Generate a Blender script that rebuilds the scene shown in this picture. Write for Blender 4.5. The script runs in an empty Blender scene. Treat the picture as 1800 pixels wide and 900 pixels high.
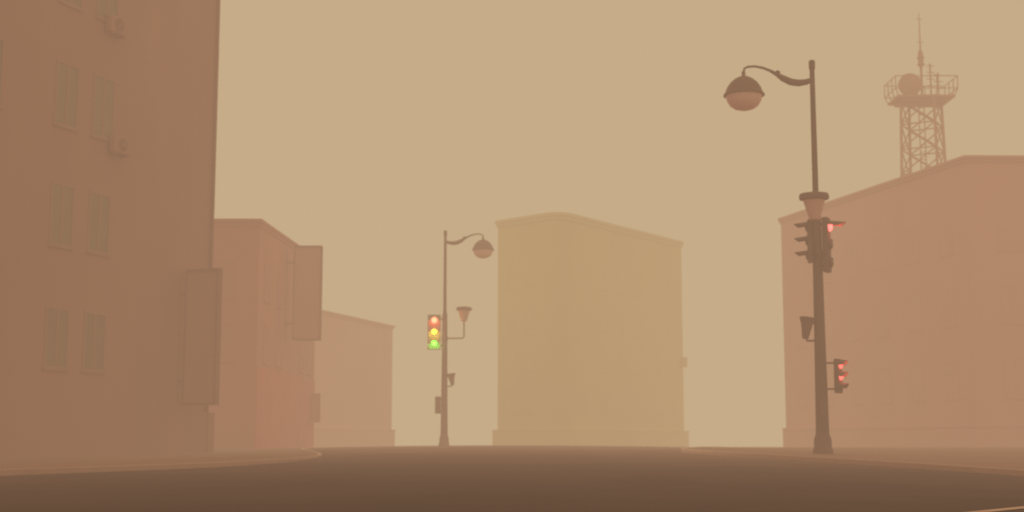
import bpy, bmesh, math, random
from mathutils import Vector, Matrix
random.seed(4)
S = bpy.context.scene
COL = S.collection
R = math.radians
F = 2450.0
PIT = math.atan(.133)
SP, CP = math.sin(PIT), math.cos(PIT)

def P(px, py, Y):
    u = (px-900)/F; v = (450-py)/F
    dy = CP - v*SP; dz = SP + v*CP
    return Vector((u*Y/dy, Y, dz*Y/dy))

def gz(Y, X=0.0):
    if Y < -20: Y = -20
    if Y > 140: Y = 140
    X = min(abs(X), 9)
    return -.19 - .000164*(Y-62)**2 - .0012*X*X

# ---------------------------------------------------------------- materials
def mat(name, col, var=.12, scale=1.5, rough=.85, bump=.15, streak=False, metal=0.0, fine=30.0, far=None):
    m = bpy.data.materials.new(name); m.use_nodes = True
    nt = m.node_tree; N = nt.nodes; L = nt.links
    b = N['Principled BSDF']
    b.inputs['Roughness'].default_value = rough
    b.inputs['Metallic'].default_value = metal
    b.inputs['Specular IOR Level'].default_value = .25
    tc = N.new('ShaderNodeTexCoord'); mp = N.new('ShaderNodeMapping')
    mp.inputs['Scale'].default_value = (1, 1, .18) if streak else (1, 1, 1)
    L.new(tc.outputs['Object'], mp.inputs['Vector'])
    n1 = N.new('ShaderNodeTexNoise'); n1.inputs['Scale'].default_value = scale; n1.inputs['Detail'].default_value = 6
    n2 = N.new('ShaderNodeTexNoise'); n2.inputs['Scale'].default_value = scale*.22; n2.inputs['Detail'].default_value = 3
    n3 = N.new('ShaderNodeTexNoise'); n3.inputs['Scale'].default_value = fine; n3.inputs['Detail'].default_value = 4
    L.new(mp.outputs['Vector'], n1.inputs['Vector']); L.new(tc.outputs['Object'], n2.inputs['Vector']); L.new(tc.outputs['Object'], n3.inputs['Vector'])
    a = N.new('ShaderNodeMath'); a.operation = 'ADD'
    L.new(n1.outputs['Fac'], a.inputs[0]); L.new(n2.outputs['Fac'], a.inputs[1])
    mr = N.new('ShaderNodeMapRange')
    mr.inputs['From Min'].default_value = .65; mr.inputs['From Max'].default_value = 1.35
    mr.inputs['To Min'].default_value = 1-var; mr.inputs['To Max'].default_value = 1+var
    L.new(a.outputs[0], mr.inputs['Value'])
    mx = N.new('ShaderNodeVectorMath'); mx.operation = 'SCALE'
    mx.inputs[0].default_value = col[:3]
    if far:   # base colour blends to a second tone along Y
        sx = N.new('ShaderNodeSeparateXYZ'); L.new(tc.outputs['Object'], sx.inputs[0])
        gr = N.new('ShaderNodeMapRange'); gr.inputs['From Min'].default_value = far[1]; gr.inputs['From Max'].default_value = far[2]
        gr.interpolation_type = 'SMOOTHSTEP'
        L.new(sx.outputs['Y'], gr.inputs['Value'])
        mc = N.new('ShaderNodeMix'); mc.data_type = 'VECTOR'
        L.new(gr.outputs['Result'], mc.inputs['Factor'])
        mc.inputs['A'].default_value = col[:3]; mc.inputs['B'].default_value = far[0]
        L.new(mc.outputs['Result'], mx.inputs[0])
    L.new(mr.outputs['Result'], mx.inputs['Scale'])
    L.new(mx.outputs['Vector'], b.inputs['Base Color'])
    bp = N.new('ShaderNodeBump'); bp.inputs['Strength'].default_value = bump; bp.inputs['Distance'].default_value = .02
    L.new(n3.outputs['Fac'], bp.inputs['Height']); L.new(bp.outputs['Normal'], b.inputs['Normal'])
    return m

def lit(name, col, st):
    m = bpy.data.materials.new(name); m.use_nodes = True
    b = m.node_tree.nodes['Principled BSDF']
    b.inputs['Base Color'].default_value = (*[c*.6 for c in col], 1)
    b.inputs['Emission Color'].default_value = (*col, 1)
    b.inputs['Emission Strength'].default_value = st
    nz = m.node_tree.nodes.new('ShaderNodeTexVoronoi'); nz.inputs['Scale'].default_value = 60
    bp = m.node_tree.nodes.new('ShaderNodeBump'); bp.inputs['Strength'].default_value = .3
    m.node_tree.links.new(nz.outputs['Distance'], bp.inputs['Height'])
    m.node_tree.links.new(bp.outputs['Normal'], b.inputs['Normal'])
    return m

M = dict(
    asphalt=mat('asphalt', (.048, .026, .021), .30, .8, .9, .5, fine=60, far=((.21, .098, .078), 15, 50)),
    ground=mat('dusty_ground', (.12, .085, .065), .2, .3, .95, .3),
    pave=mat('paving', (.31, .175, .135), .12, 2.0, .9, .3),
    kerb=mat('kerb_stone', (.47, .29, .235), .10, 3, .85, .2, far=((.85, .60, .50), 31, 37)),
    paint=mat('road_paint', (.60, .38, .30), .15, 6, .8, .2),
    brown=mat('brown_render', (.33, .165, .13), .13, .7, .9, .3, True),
    brown2=mat('brown_trim', (.24, .125, .095), .08, 2, .9, .2, True),
    brownglass=mat('brown_window_glass', (.155, .135, .10), .15, 2, .5, .03),
    brownframe=mat('brown_window_frame', (.29, .165, .127), .08, 3, .8, .1),
    pink=mat('pink_render', (.53, .20, .175), .12, .45, .9, .3, True),
    pinkglow=mat('pink_glow_tint', (.62, .15, .15), .10, .6, .9, .3),
    pink2=mat('pink_trim', (.49, .175, .155), .08, 2, .9, .2),
    pinkglass=mat('pink_window_glass', (.50, .19, .165), .10, 2, .6, .03),
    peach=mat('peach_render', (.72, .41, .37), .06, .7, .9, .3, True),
    peach2=mat('peach_trim', (.68, .385, .345), .06, 2, .9, .2),
    peachglass=mat('peach_window_glass', (.69, .395, .355), .1, 2, .6, .03),
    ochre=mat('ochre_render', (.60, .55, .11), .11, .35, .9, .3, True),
    ochre2=mat('ochre_trim', (.61, .56, .14), .06, 2, .9, .2),
    ochreglass=mat('ochre_window_glass', (.575, .53, .11), .1, 2, .6, .03),
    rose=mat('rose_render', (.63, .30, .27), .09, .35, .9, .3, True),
    rose2=mat('rose_trim', (.60, .285, .255), .06, 2, .9, .2),
    roseglass=mat('rose_window_glass', (.60, .285, .257), .1, 2, .6, .03),
    metal=mat('dark_lamp_metal', (.090, .052, .042), .25, 3, .6, .1, fine=20),
    metal2=mat('brown_lamp_metal', (.13, .070, .055), .25, 5, .6, .1),
    tower=mat('tower_steel', (.46, .24, .20), .15, 3, .6, .1),
    globe=mat('frosted_globe', (.80, .50, .48), .08, 3, .35, .02),
    lantern=mat('lantern_glass', (.66, .40, .37), .08, 4, .3, .02),
    housing=mat('signal_housing', (.10, .055, .045), .2, 6, .5, .05),
    housing2=mat('pale_signal_housing', (.42, .34, .20), .1, 6, .6, .05),  # lightened base colour so the lens glow shows on the housing
    sign=mat('sign_face', (.39, .215, .17), .05, 1.2, .7, .03),
    signframe=mat('sign_frame', (.22, .115, .09), .1, 3, .6, .05),
    pinksign=mat('pink_sign_face', (.53, .25, .205), .05, 1.2, .7, .03),
    pinkframe=mat('pink_sign_frame', (.22, .075, .07), .1, 3, .6, .05),
    unlit=mat('unlit_lens', (.09, .05, .04), .1, 9, .3, .05),
    redlens=lit('red_lens', (1.0, .26, .14), 3.2),
    amberlens=lit('amber_lens', (1.0, .66, .05), 2.1),
    greenlens=lit('green_lens', (.25, 1.0, .08), 1.5),
    redsoft=lit('red_lens_side', (1.0, .10, .09), 2.6),
    rednear=lit('red_lens_near', (1.0, .14, .13), 2.8),
)
LC = dict(redlens=(1, .05, .02), amberlens=(1, .62, .02), greenlens=(.12, 1, .04), redsoft=(1, .08, .06), rednear=(1, .08, .07))

# ---------------------------------------------------------------- mesh builder
class MB:
    def __init__(s): s.bm = bmesh.new()
    def box(s, c, h, rot=None, bevel=0):
        r = bmesh.ops.create_cube(s.bm, size=2)
        vs = r['verts']
        for v in vs:
            v.co = Vector((v.co.x*h[0], v.co.y*h[1], v.co.z*h[2]))
        if bevel:
            es = list({e for v in vs for e in v.link_edges})
            rr = bmesh.ops.bevel(s.bm, geom=es, offset=bevel, segments=2, affect='EDGES', profile=.6)
            vs = list({v for f in rr['faces'] for v in f.verts} | {v for v in vs if v.is_valid})
        for v in vs:
            if rot is not None: v.co = rot @ v.co
            v.co += Vector(c)
        return s
    def obox(s, c, d, n, hd, hn, hz):
        rot = Matrix(((d[0], n[0], 0), (d[1], n[1], 0), (0, 0, 1)))
        return s.box(c, (hd, hn, hz), rot)
    def tube(s, pts, rads, seg=12, cap=True):
        pts = [Vector(p) for p in pts]
        if not hasattr(rads, '__len__'): rads = [rads]*len(pts)
        rings = []; ref = None
        for i, p in enumerate(pts):
            a = pts[max(i-1, 0)]; b = pts[min(i+1, len(pts)-1)]
            t = (b-a).normalized()
            if ref is None:
                ref = Vector((0, 0, 1)) if abs(t.z) < .9 else Vector((0, 1, 0))
            x = (ref - t*ref.dot(t)).normalized(); y = t.cross(x); ref = x
            rings.append([s.bm.verts.new(p + (x*math.cos(k*2*math.pi/seg) + y*math.sin(k*2*math.pi/seg))*rads[i]) for k in range(seg)])
        for i in range(len(rings)-1):
            for k in range(seg):
                s.bm.faces.new((rings[i][k], rings[i][(k+1) % seg], rings[i+1][(k+1) % seg], rings[i+1][k]))
        if cap:
            s.bm.faces.new(rings[0][::-1]); s.bm.faces.new(rings[-1])
        return s
    def lathe(s, prof, c=(0, 0, 0), seg=32, rot=None):
        rings = []
        for r, z in prof:
            ring = []
            for k in range(seg):
                a = k*2*math.pi/seg
                v = Vector((r*math.cos(a), r*math.sin(a), z))
                if rot is not None: v = rot @ v
                ring.append(s.bm.verts.new(v+Vector(c)))
            rings.append(ring)
        for i in range(len(rings)-1):
            for k in range(seg):
                s.bm.faces.new((rings[i][k], rings[i][(k+1) % seg], rings[i+1][(k+1) % seg], rings[i+1][k]))
        s.bm.faces.new(rings[0]); s.bm.faces.new(rings[-1][::-1])
        return s
    def prism(s, pts, z0, z1):
        b = [s.bm.verts.new((p[0], p[1], z0)) for p in pts]
        t = [s.bm.verts.new((p[0], p[1], z1)) for p in pts]
        n = len(pts)
        for i in range(n):
            s.bm.faces.new((b[i], b[(i+1) % n], t[(i+1) % n], t[i]))
        s.bm.faces.new(b[::-1]); s.bm.faces.new(t)
        return s
    def build(s, name, m, parent=None, off=None, smooth=False):
        bmesh.ops.recalc_face_normals(s.bm, faces=s.bm.faces[:])
        me = bpy.data.meshes.new(name)
        if off is not None:
            for v in s.bm.verts: v.co -= Vector(off)
        s.bm.to_mesh(me); s.bm.free()
        me.materials.append(m)
        if smooth:
            for p in me.polygons: p.use_smooth = True
            if hasattr(me, 'set_sharp_from_angle'): me.set_sharp_from_angle(angle=R(40))
        o = bpy.data.objects.new(name, me); COL.objects.link(o)
        if parent: o.parent = parent
        return o

def thing(name, label, cat, loc, rotz=0, group=None):
    o = bpy.data.objects.new(name, None); COL.objects.link(o)
    o.empty_display_size = .3
    o.location = loc; o.rotation_euler = (0, 0, rotz)
    o['label'] = label; o['category'] = cat
    if group: o['group'] = group
    return o

def struct(o): o['kind'] = 'structure'; return o

# ---------------------------------------------------------------- ground
def sheet(name, m, xs, ys, dz):
    bm = bmesh.new()
    g = [[bm.verts.new((x, y, gz(y, x)+dz)) for x in xs] for y in ys]
    for j in range(len(ys)-1):
        for i in range(len(xs)-1):
            bm.faces.new((g[j][i], g[j][i+1], g[j+1][i+1], g[j+1][i]))
    me = bpy.data.meshes.new(name); bm.to_mesh(me); bm.free(); me.materials.append(m)
    for p in me.polygons: p.use_smooth = True
    o = bpy.data.objects.new(name, me); COL.objects.link(o); return struct(o)

YS = [-1500, -400, -100, -40, -20] + [y for y in range(-16, 141, 2)] + [140.5, 180, 400, 1000, 2500]
XC = [x*.75 for x in range(-12, 13)]
sheet('ground', M['ground'], [-2500, -600, -150, -60, -20]+XC+[20, 60, 150, 600, 2500], YS, 0)
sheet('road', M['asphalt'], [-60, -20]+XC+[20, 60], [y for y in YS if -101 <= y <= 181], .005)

LB = [(-20, -16.5), (0, -15.6), (11, -13.6), (17, -11.2), (20.5, -9.0), (21.8, -7.8), (22.8, -6.6), (23.8, -5.65), (25.2, -4.95), (27, -4.5), (29, -4.32), (31.5, -4.35), (34, -4.6), (38, -5.2), (45, -6.5), (54, -8.0), (70, -9.4), (95, -9.9), (140, -10)]
RB = [(-20, 15), (0, 14), (12, 10.5), (17, 8.9), (21, 7.9), (24.5, 7.15), (28, 6.35), (31, 5.7), (34, 5.1), (37, 4.75), (40, 4.8), (45, 5.9), (52, 7.6), (70, 11), (95, 12.6), (140, 13)]
def dens(B):
    out = []
    for k in range(len(B)-1):
        p0 = B[max(k-1, 0)]; p1 = B[k]; p2 = B[k+1]; p3 = B[min(k+2, len(B)-1)]
        n = max(2, int((p2[0]-p1[0])/1.0))
        n = min(n, 8)
        for i in range(n):
            t = i/n
            y = p1[0]+(p2[0]-p1[0])*t
            m1 = (p2[1]-p0[1])/(p2[0]-p0[0]); m2 = (p3[1]-p1[1])/(p3[0]-p1[0]); h = p2[0]-p1[0]
            x = (2*t**3-3*t*t+1)*p1[1]+(t**3-2*t*t+t)*h*m1+(-2*t**3+3*t*t)*p2[1]+(t**3-t*t)*h*m2
            out.append((y, x))
    out.append(B[-1]); return out
KH = .10
def pavement(B, sgn):
    B = dens(B)
    # the kerb drops to a ramp round the left corner and far up the right side
    kh = lambda y: KH*max(.12, min(1, (42-y)/20)) if sgn < 0 else KH*max(.12, min(1, (70-y)/24))
    bm = bmesh.new(); rows = []
    for y, x in B:
        cols = [x+sgn*.07] + [sgn*v for v in (6.5, 8, 9, 12, 60) if v > abs(x)+.3]
        while len(cols) < 6: cols.insert(1, cols[0]+(cols[1]-cols[0])*.5)
        rows.append([bm.verts.new((c, y, gz(y, c)+kh(y))) for c in cols])
    for i in range(len(rows)-1):
        for j in range(5):
            bm.faces.new((rows[i][j], rows[i][j+1], rows[i+1][j+1], rows[i+1][j]))
    bmesh.ops.recalc_face_normals(bm, faces=bm.faces[:])
    me = bpy.data.meshes.new('pavement'); bm.to_mesh(me); bm.free(); me.materials.append(M['pave'])
    o = bpy.data.objects.new('pavement', me); COL.objects.link(o); struct(o)
    bm = bmesh.new(); rows = []
    for i, (y, x) in enumerate(B):
        z = gz(y, x); k = kh(y)
        rows.append([bm.verts.new(c) for c in ((x, y, z-.05), (x, y, z+k-.008), (x+sgn*.02, y, z+k+.004), (x+sgn*.08, y, z+k+.004), (x+sgn*.08, y, z-.05))])
    for i in range(len(rows)-1):
        for k in range(4):
            bm.faces.new((rows[i][k], rows[i][k+1], rows[i+1][k+1], rows[i+1][k]))
    bmesh.ops.recalc_face_normals(bm, faces=bm.faces[:])
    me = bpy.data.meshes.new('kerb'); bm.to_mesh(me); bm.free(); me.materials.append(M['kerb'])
    o = bpy.data.objects.new('kerb', me); COL.objects.link(o); struct(o)
pavement(LB, -1); pavement(RB, 1)

# road marking in the near right corner
bm = bmesh.new()
a0, a1 = Vector((3.55, 11.7)), Vector((6.6, 15.1)); dd = (a1-a0).normalized(); nn = Vector((-dd.y, dd.x))*.07
pr = None
for i in range(25):
    p = a0+(a1-a0)*i/24
    cur = [bm.verts.new((q.x, q.y, gz(q.y, q.x)+.012)) for q in (p-nn, p+nn)]
    if pr: bm.faces.new((pr[0], cur[0], cur[1], pr[1]))
    pr = cur
me = bpy.data.meshes.new('road_marking'); bm.to_mesh(me); bm.free(); me.materials.append(M['paint'])
o = bpy.data.objects.new('road_marking', me); COL.objects.link(o); struct(o)

# ---------------------------------------------------------------- buildings
def ccw(p):
    a = sum(p[i][0]*p[(i+1) % len(p)][1]-p[(i+1) % len(p)][0]*p[i][1] for i in range(len(p)))
    return p if a > 0 else p[::-1]
def offp(p, d):
    out = []; n = len(p)
    for i in range(n):
        a, b, c = Vector(p[i-1]), Vector(p[i]), Vector(p[(i+1) % n])
        e1 = (b-a).normalized(); e2 = (c-b).normalized()
        n1 = Vector((e1.y, -e1.x)); n2 = Vector((e2.y, -e2.x))
        q = b + (n1+n2)/(1+n1.dot(n2))*d
        out.append((q.x, q.y))
    return out

def window(root, A, d, n, s, z, w, h, fm, pm, mullion=True, dp=.012):
    off = root.location
    c = lambda ds, dn, dz: (A[0]+d[0]*(s+ds)+n[0]*dn, A[1]+d[1]*(s+ds)+n[1]*dn, z+dz)
    t = .06
    f = MB()
    f.obox(c(0, dp, h/2-t/2), d, n, w/2, dp, t/2); f.obox(c(0, dp, -h/2+t/2), d, n, w/2, dp, t/2)
    f.obox(c(-w/2+t/2, dp, 0), d, n, t/2, dp, h/2-t); f.obox(c(w/2-t/2, dp, 0), d, n, t/2, dp, h/2-t)
    if mullion:
        f.obox(c(0, dp, 0), d, n, .03, dp*.9, h/2-t)
    fr = f.build('window', fm, root, off)
    MB().obox(c(0, dp*.4, 0), d, n, w/2-t+.002, dp*.35, h/2-t+.002).build('pane', pm, fr, off)
    MB().obox(c(0, dp*2, -h/2-.03), d, n, w/2+.04, dp*2, .025).build('sill', fm, fr, off)
    return fr

def building(name, label, pts, z0, H, wm, tm, cornice=.35, ch=.45, plinth=.3, ph=1.0):
    pts = ccw([tuple(p) for p in pts])
    cx = sum(p[0] for p in pts)/len(pts); cy = sum(p[1] for p in pts)/len(pts)
    root = thing(name, label, 'building', (cx, cy, z0))
    o = root.location
    MB().prism(pts, z0, H-.03).build('wall', wm, root, o)
    if cornice:
        MB().prism(offp(pts, cornice), H-ch*.45, H).prism(offp(pts, cornice*.5), H-ch, H-ch*.45-.002).build('cornice', tm, root, o)
        MB().prism(offp(pts, -.4), H+.002, H+.08).build('roof', tm, root, o)
    else:
        MB().prism(offp(pts, .06), H-.2, H+.05).build('roof', tm, root, o)
    if plinth:
        MB().prism(offp(pts, plinth), z0+.01, ph-.12).prism(offp(pts, plinth+.03), ph-.118, ph).build('plinth', wm, root, o)
    return root

def nrm(d, side):
    return Vector((d[1], -d[0]))*side

# --- left brown building
A = Vector((-12.0, 36.5)); d = Vector((.378, .926)).normalized(); n = nrm(d, 1)
EE = 7.08
e0 = A+d*(-16); e1 = A+d*EE
back = -n*14
b1 = building('apartment_building', 'tall brown apartment block at the left edge with paired windows', [e0, e1, e1+back, e0+back], -.7, 23, M['brown'], M['brown2'], 0, 0, 0)
def zrow(y): return P(112, y, A.y).z
for (yt, yb) in ((-105, 8), (110, 222), (322, 432), (540, 648), (-320, -210)):
    zt, zb = zrow(yt), zrow(yb)
    for s in (-8.9, -7.4, -4.3, -2.8, .08, 1.60):
        window(b1, A, d, n, s, (zt+zb)/2, .92, zt-zb, M['brownframe'], M['brownglass'], dp=.014)
o = b1.location
dp = MB(); q = A+d*(EE-.16)+n*.07
dp.tube([(q.x, q.y, -.3), (q.x, q.y, 22.8)], .045, 8)
dp.build('downpipe', M['brown2'], b1, o)
c = A+d*(-4.25)+n*.04
zg = zrow(716)
sf = MB().obox((c.x, c.y, (zg-.6)/2), d, n, 11.55, .04, (zg+.6)/2)
sf.build('shopfront', M['brown'], b1, o)
def face_s(px, z):
    lo, hi = -16, 7
    for _ in range(50):
        m = (lo+hi)/2; q = A+d*m
        if 900+F*q.x/(q.y*CP+z*SP) < px: lo = m
        else: hi = m
    return lo
for px, y, lab in ((203, 256, 'small air conditioner box under the upper right window of the brown block'),
                   (197, 52, 'topmost air conditioner box high on the brown block wall')):
    z = P(px, y, 38.5).z; s = face_s(px, z); q = A+d*s+n*.15
    ac = thing('air_conditioner', lab, 'air conditioner', (q.x, q.y, z-.3), math.atan2(d.y, d.x))
    MB().box((0, 0, .3), (.36, .11, .25), bevel=.06).build('case', M['brown'], ac)
    g = MB()
    rot = Matrix.Rotation(R(90), 3, 'X')
    g.lathe([(.22, 0), (.22, .012), (.19, .012), (.19, 0)], (0, -.11, .3), 24, rot)
    for k in range(6):
        a = k*math.pi/6
        g.tube([(math.cos(a)*.2, -.118, .3+math.sin(a)*.2), (-math.cos(a)*.2, -.118, .3-math.sin(a)*.2)], .007, 6)
    g.build('fan_grille', M['brown'], ac)
    for sx in (-.26, .26):
        MB().box((sx, .0, .025), (.02, .13, .022)).build('bracket', M['brown'], ac)

def blade_sign(name, label, q0, dirv, w, zb, zt, face, frame, th=.14, e=.05, gap=.12):
    dv = Vector(dirv).normalized(); nv = Vector((dv.y, -dv.x))
    c = Vector(q0)+dv*(w/2+gap)
    t = thing(name, label, 'sign', (q0[0], q0[1], zb))
    o = t.location; zc = (zb+zt)/2; h = (zt-zb)/2
    MB().obox((c.x, c.y, zc), dv, nv, w/2-e, th/2, h-e).build('panel', face, t, o)
    f = MB()
    f.obox((c.x, c.y, zt-e/2), dv, nv, w/2, th/2+.03, e/2+.01).obox((c.x, c.y, zb+e/2), dv, nv, w/2, th/2+.03, e/2+.01)
    for sg in (-1, 1):
        p = c+dv*sg*(w/2-e/2)
        f.obox((p.x, p.y, zc), dv, nv, e/2, th/2+.028, h-e-.012)
    f.build('frame', frame, t, o)
    for z in (zb+h*.35, zt-h*.35):
        p0 = Vector(q0)-dv*.05; p1 = c-dv*(w/2-.02)
        MB().tube([(p0.x, p0.y, z), (p1.x, p1.y, z)], .03, 8).build('bracket', frame, t, o)
    return t
zt = P(355, 475, 41.5).z; zb = P(355, 712, 41.5).z
q = A+d*5.5+n*.02
blade_sign('vertical_sign', 'tall narrow blank blade sign with thin dark frame projecting from the brown block', q, n, 1.17, zb, zt, M['sign'], M['signframe'], .16, .06, .18)

# --- pink building
Yp = 55.0
p1 = P(452, 600, Yp); A2 = Vector((p1.x, Yp)); d2 = Vector((.048, 1)).normalized(); n2 = nrm(d2, 1)
H2 = P(452, 385, Yp).z
B2 = A2+d2*12.0
f2 = [A2, B2, (B2.x-16, B2.y), (A2.x-16, A2.y)]
b2 = building('row_building', 'flat-roofed pink building just behind the brown block', f2, -.6, H2, M['pink'], M['pink2'], .08, .30, .0)
MB().obox((*(A2+d2*6+n2*.02), 1.2), d2, n2, 6, .022, 1.7).build('glow_tint_panel', M['pinkglow'], b2, b2.location)  # thin redder panel: a pink glow painted onto the lower wall
for z in (3.9, 6.4):
    for s in (1.6, 4.0, 8.8, 10.8):
        window(b2, A2, d2, n2, s, z, 1.1, 1.5, M['pink'], M['pinkglass'])
    for x in (1.5, 4.0, 6.5):
        window(b2, (A2.x-0, A2.y), Vector((-1, 0)), Vector((0, -1)), x, z, 1.1, 1.5, M['pink'], M['pinkglass'])
qs = A2+d2*5.2
zt = P(540, 433, 60.2).z; zb = P(540, 598, 60.2).z
blade_sign('billboard_sign', 'large blank pink sign box with dark outer edge projecting from the pink building', qs, (1, 0), 1.22, zb, zt, M['pinksign'], M['pinkframe'], .3, .05, .33)
qs = A2+d2*11.0
blade_sign('small_sign', 'small low sign at the far corner of the pink building', qs, (1, 0), .38, P(545, 742, 66).z, P(545, 692, 66).z, M['pinksign'], M['pink2'], .12)

# --- peach building
p = P(568, 600, 85); A3 = Vector((p.x, 85)); d3 = Vector((.286, 1)).normalized(); n3 = nrm(d3, 1)
pe = P(690, 600, 96.3); B3 = Vector((pe.x, 96.3)); C3 = A3-d3*3
H3 = P(568, 546, 85).z
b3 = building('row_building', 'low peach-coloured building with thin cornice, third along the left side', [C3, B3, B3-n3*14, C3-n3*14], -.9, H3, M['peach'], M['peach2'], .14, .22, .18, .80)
for z in (2.7, 5.6):
    for s in (.5, 3.2, 5.9, 8.6, 10.6):
        window(b3, A3, d3, n3, s, z, 1.1, 1.6, M['peach'], M['peachglass'], dp=.006)

# --- ochre central building
k = P(985, 600, 100); l = P(875, 600, 104.6); r_ = P(1200, 600, 115.7)
K, Lf, Rt = Vector((k.x, 100)), Vector((l.x, 104.6)), Vector((r_.x, 115.7))
H4 = P(985, 371, 100).z
dl = (Lf-K).normalized(); dr = (Rt-K).normalized()
arc = []
rr = 1.6
for i in range(7):
    t = i/6
    arc.append((K+dl*rr)*(1-t)**2 + K*2*t*(1-t) + (K+dr*rr)*t**2)
pts4 = [Lf]+arc+[Rt, Rt+(Lf-K)]
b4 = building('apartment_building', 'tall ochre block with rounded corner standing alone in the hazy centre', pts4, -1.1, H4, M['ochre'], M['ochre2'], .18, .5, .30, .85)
n4 = nrm(dr, 1)
n5 = nrm(dl, -1)
for z in (2.9, 6.0, 9.1, 12.2):
    for s in (3.2, 6.0, 8.8, 11.6, 14.4, 16.8):
        window(b4, K, dr, n4, s, z, 1.1, 1.7, M['ochre'], M['ochreglass'], dp=.006)
    for s in (2.9, 5.0):
        window(b4, K, dl, n5, s, z, 1.0, 1.7, M['ochre'], M['ochreglass'], dp=.006)
qq = Rt+dr*(-.3)
blade_sign('small_sign', 'tiny sign box halfway up the right edge of the ochre block', qq, (.9, -.3), .35, P(1210, 645, 115).z, P(1210, 628, 115).z, M['ochre2'], M['ochre2'], .2)

# --- rose building on the right
k = P(1712, 600, 60); l = P(1378, 600, 77.3)
K5, L5 = Vector((k.x, 60)), Vector((l.x, 77.3))
H5 = P(1700, 274, 60).z
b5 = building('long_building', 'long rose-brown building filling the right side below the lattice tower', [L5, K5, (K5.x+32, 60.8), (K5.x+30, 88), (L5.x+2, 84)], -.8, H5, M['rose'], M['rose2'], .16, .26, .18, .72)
d5 = (L5-K5).normalized(); n6 = nrm(d5, -1)
for z in (2.7, 5.9, 9.1):
    for s in (1.8, 4.6, 7.4, 10.2, 13.0, 15.8):
        window(b5, K5, d5, n6, s, z, 1.1, 1.7, M['rose'], M['roseglass'], dp=.006)
    for s in (1.8, 4.6, 7.4, 10.2):
        window(b5, K5, Vector((1, .025)).normalized(), Vector((.025, -1)).normalized(), s, z, 1.1, 1.7, M['rose'], M['roseglass'], dp=.006)

# --- lattice tower on the roof
YT = 72.0
TX = 4
base = P(1620+TX, 300, YT)
tw = thing('lattice_tower', 'steel lattice antenna tower with round dish and railed platform on the right roof', 'antenna tower', (base.x, YT, H5+.08), R(15))
zp = P(1617, 178, YT).z-H5-.08
RT = 1.20
def leg_at(k, z):
    r = RT*(1.12-.12*z/zp)
    return Vector((r*math.cos(k*math.pi/2), r*math.sin(k*math.pi/2), z))
for k in range(4):
    MB().tube([leg_at(k, 0), leg_at(k, zp)], .075, 8).tube([leg_at(k, 0), leg_at(k, .05)], .16, 8).build('leg', M['tower'], tw)
tiers = 4
for k in range(4):
    b = MB()
    for i in range(tiers):
        z0 = zp*i/tiers; z1 = zp*(i+1)/tiers
        b.tube([leg_at(k, z0), leg_at(k+1, z1)], .038, 6).tube([leg_at(k+1, z0), leg_at(k, z1)], .038, 6).tube([leg_at(k, z1), leg_at(k+1, z1)], .036, 6)
    b.build('bracing', M['tower'], tw)
rot15 = -R(15)
pf = MB(); sq = []
for x, y in ((-1, -1), (1, -1), (1, 1), (-1, 1)):
    v = Vector((x*1.50, y*1.0, 0)); v.rotate(Matrix.Rotation(rot15, 3, 'Z')); sq.append(v)
pf.prism([(v.x, v.y) for v in sq], zp, zp+.12)
pf.prism([(v.x*.8, v.y*.8) for v in sq], zp-.14, zp-.002)
pf.build('platform', M['tower'], tw)
rl = MB()
for i in range(4):
    a, c = sq[i]*1.08, sq[(i+1) % 4]*1.08
    for hz in (.45, 1.1):
        rl.tube([a+Vector((0, 0, zp+hz)), c+Vector((0, 0, zp+hz))], .026, 6)
    for j in range(3):
        q = a+(c-a)*j/3
        rl.tube([q*.9+Vector((0, 0, zp+.05)), q+Vector((0, 0, zp+.45)), q+Vector((0, 0, zp+1.12))], .028, 6)
rl.build('railing', M['tower'], tw)
inv = Matrix.Rotation(rot15, 3, 'Z')
def tl(px, py, dy=0):
    v = P(px+TX, py, YT+dy)-Vector((base.x, YT, H5+.08)); return inv @ v
dc = tl(1597, 147, -.5)
rx = inv @ Matrix.Rotation(R(82), 3, 'X')
di = MB().lathe([(.02, .14), (.30, .08), (.50, .0), (.60, -.02), (.60, -.28), (.10, -.34)], dc, 28, rx).build('dish', M['tower'], tw, smooth=True)
MB().tube([dc, (dc.x, dc.y+.3, zp)], .05, 8).build('dish_post', M['tower'], di)
m0 = tl(1617, 170, 0); m1 = tl(1615, 18, 0)
H = m1.z-m0.z
ms = MB().tube([(m0.x, m0.y, zp), (m0.x, m0.y, zp+H*.38), (m0.x, m0.y, zp+H*.42), (m0.x, m0.y, zp+H*.55), (m0.x, m0.y, zp+H*.60), (m0.x, m0.y, zp+H*1.02)], [.06, .065, .15, .14, .045, .02], 10)
for k_ in (.42, .5): ms.lathe([(.20, -.02), (.20, .02)], (m0.x, m0.y, zp+H*k_), 12)
for k_ in (.68, .95):
    ms.tube([(m0.x-.2, m0.y, zp+H*k_), (m0.x+.2, m0.y, zp+H*k_)], .016, 6)
ms.build('mast', M['tower'], tw, smooth=True)
for px, y0, w in ((1633, 112, .22), (1646, 128, .26)):
    a = tl(px, 172, .3); c = tl(px, y0, .3)
    an = MB().tube([(a.x, a.y, zp), (a.x, a.y, c.z)], .045, 8)
    for i in range(4):
        z = c.z-.12-i*.36
        an.tube([(a.x-w, a.y, z), (a.x+w, a.y, z)], .024, 6)
    an.build('antenna', M['tower'], tw)
ld = MB()
for sx in (-.16, .16): ld.tube([(sx, 0, 0), (sx, 0, zp)], .03, 6)
for i in range(int(zp/.4)): ld.tube([(-.16, 0, .2+i*.4), (.16, 0, .2+i*.4)], .018, 6)
ld.build('ladder', M['tower'], tw)

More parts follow.
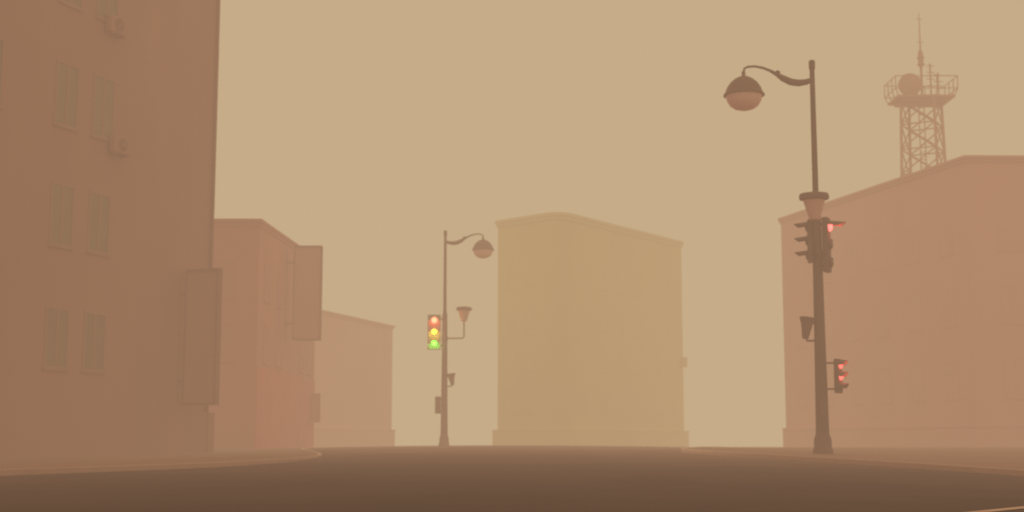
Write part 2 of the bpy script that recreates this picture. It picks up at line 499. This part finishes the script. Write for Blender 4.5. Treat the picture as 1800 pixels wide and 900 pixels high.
# ---------------------------------------------------------------- street lamps
def street_lamp(label, loc, sx, laz, HL=9.4):
    t = thing('street_lamp', label, 'street lamp', loc, 0, 'street lamps at the crossing')
    k = HL/10.0
    MB().lathe([(.25*k, 0), (.25*k, .10), (.22*k, .14), (.215*k, .34), (.185*k, .42), (.165*k, .5)], seg=20).build('base', M['metal2'], t, smooth=True)
    MB().lathe([(.165*k, .5), (.145*k, 2.2*k), (.125*k, 4.4*k), (.115*k, 6.05*k), (.082*k, 6.2*k), (.076*k, 6.4*k), (.070*k, 8*k), (.062*k, 9.98*k), (.02, 10*k)], seg=20).build('pole', M['metal'], t, smooth=True)
    MB().lathe([(.08*k, 9.80*k), (.082*k, 9.99*k), (.07*k, 10.02*k), (.02*k, 10.04*k)], seg=16).build('pole_cap', M['metal'], t, smooth=True)
    u = .0139
    pts = [(0, 9.52), (10, 9.46), (24, 9.43), (38, 9.46), (52, 9.56), (62, 9.66), (74, 9.76), (86, 9.83), (100, 9.87), (112, 9.86), (118.5, 9.81), (120, 9.70)]
    rad = [.06, .075, .09, .092, .082, .052, .036, .033, .030, .03, .028, .028]
    MB().tube([(sx*a*u, 0, z*k) for a, z in pts], [r*k for r in rad], 12)\
        .tube([(sx*59*u, 0, 9.74*k), (sx*62*u, 0, 9.64*k)], .06*k, 10).build('arm', M['metal'], t, smooth=True)
    gx = sx*120*u
    zc = 9.12*k
    hd = MB().lathe([(.03, .62*k), (.045, .60*k), (.045, .50*k), (.12*k, .47*k), (.22*k, .42*k), (.34*k, .32*k), (.43*k, .19*k), (.485*k, .05*k), (.525*k, 0), (.525*k, -.025*k), (.46*k, -.03*k)], (gx, 0, zc), 36).build('lamp_hood', M['metal2'], t, smooth=True)
    MB().lathe([(.46*k, -.028*k), (.455*k, -.08*k), (.43*k, -.17*k), (.36*k, -.28*k), (.25*k, -.36*k), (.12*k, -.40*k), (.01, -.41*k)], (gx, 0, zc), 36).build('globe', M['globe'], hd, smooth=True)
    lx, ly = laz
    za = 4.96*k
    MB().tube([(0, 0, za), (lx*.55, ly*.55, za), (lx*.95, ly*.95, za+.01), (lx, ly, za+.08), (lx, ly, za+.80*k)], .032, 10).lathe([(.14*k, za-.10), (.14*k, za+.10)], seg=16)\
        .build('lantern_bracket', M['metal'], t, smooth=True)
    zl = za+.78*k
    ln = MB().lathe([(.07*k, 0), (.12*k, .02), (.16*k, .12*k), (.23*k, .36*k), (.275*k, .52*k)], (lx, ly, zl), 24).build('lantern', M['lantern'], t, smooth=True)
    MB().lathe([(.27*k, .50*k), (.36*k, .53*k), (.37*k, .60*k), (.35*k, .66*k), (.15*k, .70*k), (.02, .71*k)], (lx, ly, zl), 28).build('lantern_cap', M['metal2'], ln, smooth=True)
    MB().box((0, -.16*k, 1.1), (.06, .02, .22), bevel=.01).build('service_door', M['metal2'], t)
    return t

YR = 33.0
pr_ = P(1447, 797, YR)
posR = Vector((pr_.x, YR, gz(YR, pr_.x)+KH))
YL = 60.9
pl_ = P(780.5, 787, YL)
posL = Vector((pl_.x, YL, gz(YL, pl_.x)+.004))
HR = P(1430, 108, YR).z-posR.z
street_lamp('large nearer street lamp on the right, its globe hanging to the left', posR, -1, (-.20, -.72), HR)
street_lamp('small farther street lamp left of the ochre block, globe hanging right', posL, 1, (.84, 0))

# ---------------------------------------------------------------- signals
def signal(name, label, pole, off, rotz, zc, sc, lenses, group, viz=(.3,)*3, rw=.145, hm='housing', W=.36, D=.20, en=0, arc=250, ld=.16):
    H = 1.12*sc; W = W*sc; D = D*sc
    loc = pole+Vector((off[0], off[1], zc-H/2))
    t = thing(name, label, 'traffic light', loc, rotz, group)
    MB().box((0, 0, H/2), (W/2, D/2, H/2), bevel=.03*sc).build('housing', M[hm], t)
    iv = Matrix.Rotation(-rotz, 3, 'Z')
    tgt = iv @ Vector((-off[0], -off[1], 0))
    for z in (H*.12, H*.88):
        MB().tube([(0, 0, z), (tgt.x, tgt.y, z)], .028*max(sc, .8), 8).build('bracket', M['housing'], t)
    for i, lm in enumerate(lenses):
        z = H*(5-2*i)/6
        rot = Matrix.Rotation(R(90), 3, 'X')
        q = rw/.145
        MB().lathe([(.145*sc*q, 0), (.14*sc*q, .02*sc), (.10*sc*q, .045*sc), (.04*sc*q, .058*sc), (.005, .06*sc)], (0, -D/2-.004, z), 24, rot).build('lens', M[lm], t, smooth=True)
        if lm in LC and en:
            ld_ = bpy.data.lights.new('lens_light', 'POINT'); ld_.energy = en; ld_.color = LC[lm]; ld_.shadow_soft_size = .04
            lo = bpy.data.objects.new('lens_light', ld_); COL.objects.link(lo); lo.parent = t; lo.location = (0, -D/2-ld*sc, z)
        bm = bmesh.new(); n = 18; rows = []
        for j in range(n+1):
            a = R(90-arc/2 + arc*j/n)
            ca, sa = math.cos(a), math.sin(a)
            L = viz[i]*sc*(.25+.75*max(0, (sa+.57)/1.57))
            rr = []
            for rad in (.165*sc*q, .155*sc*q):
                rr.append((bm.verts.new((rad*ca, -D/2-.001, z+rad*sa)), bm.verts.new((rad*ca, -D/2-L, z+rad*sa-L*.14))))
            rows.append(rr)
        for j in range(n):
            a, b = rows[j], rows[j+1]
            bm.faces.new((a[0][0], a[0][1], b[0][1], b[0][0]))
            bm.faces.new((a[1][0], b[1][0], b[1][1], a[1][1]))
            bm.faces.new((a[0][1], a[1][1], b[1][1], b[0][1]))
        mb = MB(); mb.bm.free(); mb.bm = bm
        mb.build('visor', M[hm], t, smooth=True)
    return t

def zr(y): return P(1440, y, YR).z-posR.z
G = 'traffic lights on the two lamp posts'
signal('traffic_light', 'dark unlit traffic light facing left on the nearer lamp post', posR, (-.17, .0), R(-97), zr(424), .92, ('unlit',)*3, G, (.34,)*3, D=.12, rw=.12, arc=150)
signal('traffic_light', 'traffic light with glowing red top lens on the right side of the nearer post', posR, (.215, -.05), R(62), zr(431), 1.18, ('rednear', 'unlit', 'unlit'), G, (.34, .05, .05), W=.24, D=.13, rw=.105, en=6, arc=150)
signal('pedestrian_signal', 'small lower signal glowing red on the right of the nearer lamp post', posR, (.40, -.03), R(55), zr(661), .72, ('redsoft', 'redsoft', 'unlit'), G, (.26,)*3, D=.16, en=2.5, arc=190)
def zl(y): return P(780, y, YL).z-posL.z
signal('traffic_light', 'lit traffic light glowing red, yellow and green on the farther lamp post', posL, (-.46, -.05), R(4), zl(584), 1.36, ('redlens', 'amberlens', 'greenlens'), G, (.10,)*3, hm='housing2', en=15, arc=170, rw=.10, W=.42, ld=.10)
signal('pedestrian_signal', 'small low signal seen from behind on the farther lamp post', posL, (-.28, .02), R(172), zl(712), .66, ('unlit',)*3, G)

def horn(label, pole, sx, zc):
    t = thing('loudspeaker', label, 'loudspeaker', pole+Vector((sx*.32, -.05, zc)), 0, 'small loudspeakers on the lamp posts')
    rot = Matrix.Rotation(R(-sx*8), 3, 'Y')
    MB().lathe([(.06, -.26), (.08, -.23), (.10, -.1), (.14, .10), (.175, .19), (.19, .22), (.19, .25), (.15, .26), (.09, .10)], (0, 0, 0), 16, rot).build('horn', M['metal2'], t, smooth=True)
    MB().tube([(-sx*.32, .05, -.28), (-sx*.14, 0, -.30), (sx*.0, 0, -.30), (sx*.0, 0, -.2)], .026, 8).build('bracket', M['housing'], t, smooth=True)
    MB().tube([(-sx*.32, .05, .12), (-sx*.10, 0, .12)], .024, 8).build('bracket', M['housing'], t, smooth=True)
horn('small dark horn speaker clamped to the left of the nearer lamp post', posR, -1, zr(577))
horn('tiny horn speaker clamped to the right of the farther lamp post', posL, 1, zl(667))

# ---------------------------------------------------------------- world: dust haze
W = bpy.data.worlds.new('World'); S.world = W; W.use_nodes = True
nt = W.node_tree; N = nt.nodes; L = nt.links
bg = N['Background']; bg.inputs['Strength'].default_value = .08
sky = N.new('ShaderNodeTexSky'); sky.sky_type = 'NISHITA'; sky.sun_disc = False
sky.sun_elevation = R(55); sky.sun_rotation = R(150); sky.dust_density = 8
L.new(sky.outputs['Color'], bg.inputs['Color'])
C = (.565, .413, .246)
SG = (.0140, .0105, .0105)
ab = N.new('ShaderNodeVolumeAbsorption'); ab.inputs['Density'].default_value = SG[0]
ab.inputs['Color'].default_value = (0, 1-SG[1]/SG[0], 1-SG[2]/SG[0], 1)
em = N.new('ShaderNodeEmission')
em.inputs['Color'].default_value = (C[0]*SG[0]/.01, C[1]*SG[1]/.01, C[2]*SG[2]/.01, 1)
em.inputs['Strength'].default_value = .01
ad = N.new('ShaderNodeAddShader')
L.new(ab.outputs[0], ad.inputs[0]); L.new(em.outputs[0], ad.inputs[1])
L.new(ad.outputs[0], N['World Output'].inputs['Volume'])

sl = bpy.data.lights.new('sun', 'SUN'); sl.energy = 1.2; sl.angle = R(14); sl.color = (1, .92, .8)
so = bpy.data.objects.new('sun', sl); COL.objects.link(so); so.rotation_euler = (R(35), 0, R(30))

cam = bpy.data.cameras.new('camera'); cam.lens = 49.0; cam.sensor_width = 36; cam.clip_end = 6000
cam.dof.use_dof = True; cam.dof.focus_distance = 8.0; cam.dof.aperture_fstop = 3.6
co = bpy.data.objects.new('camera', cam); COL.objects.link(co)
co.location = (0, 0, 0); co.rotation_euler = (R(90)+PIT, 0, 0)
S.camera = co
S.view_settings.view_transform = 'Standard'; S.view_settings.look = 'None'; S.view_settings.exposure = 0
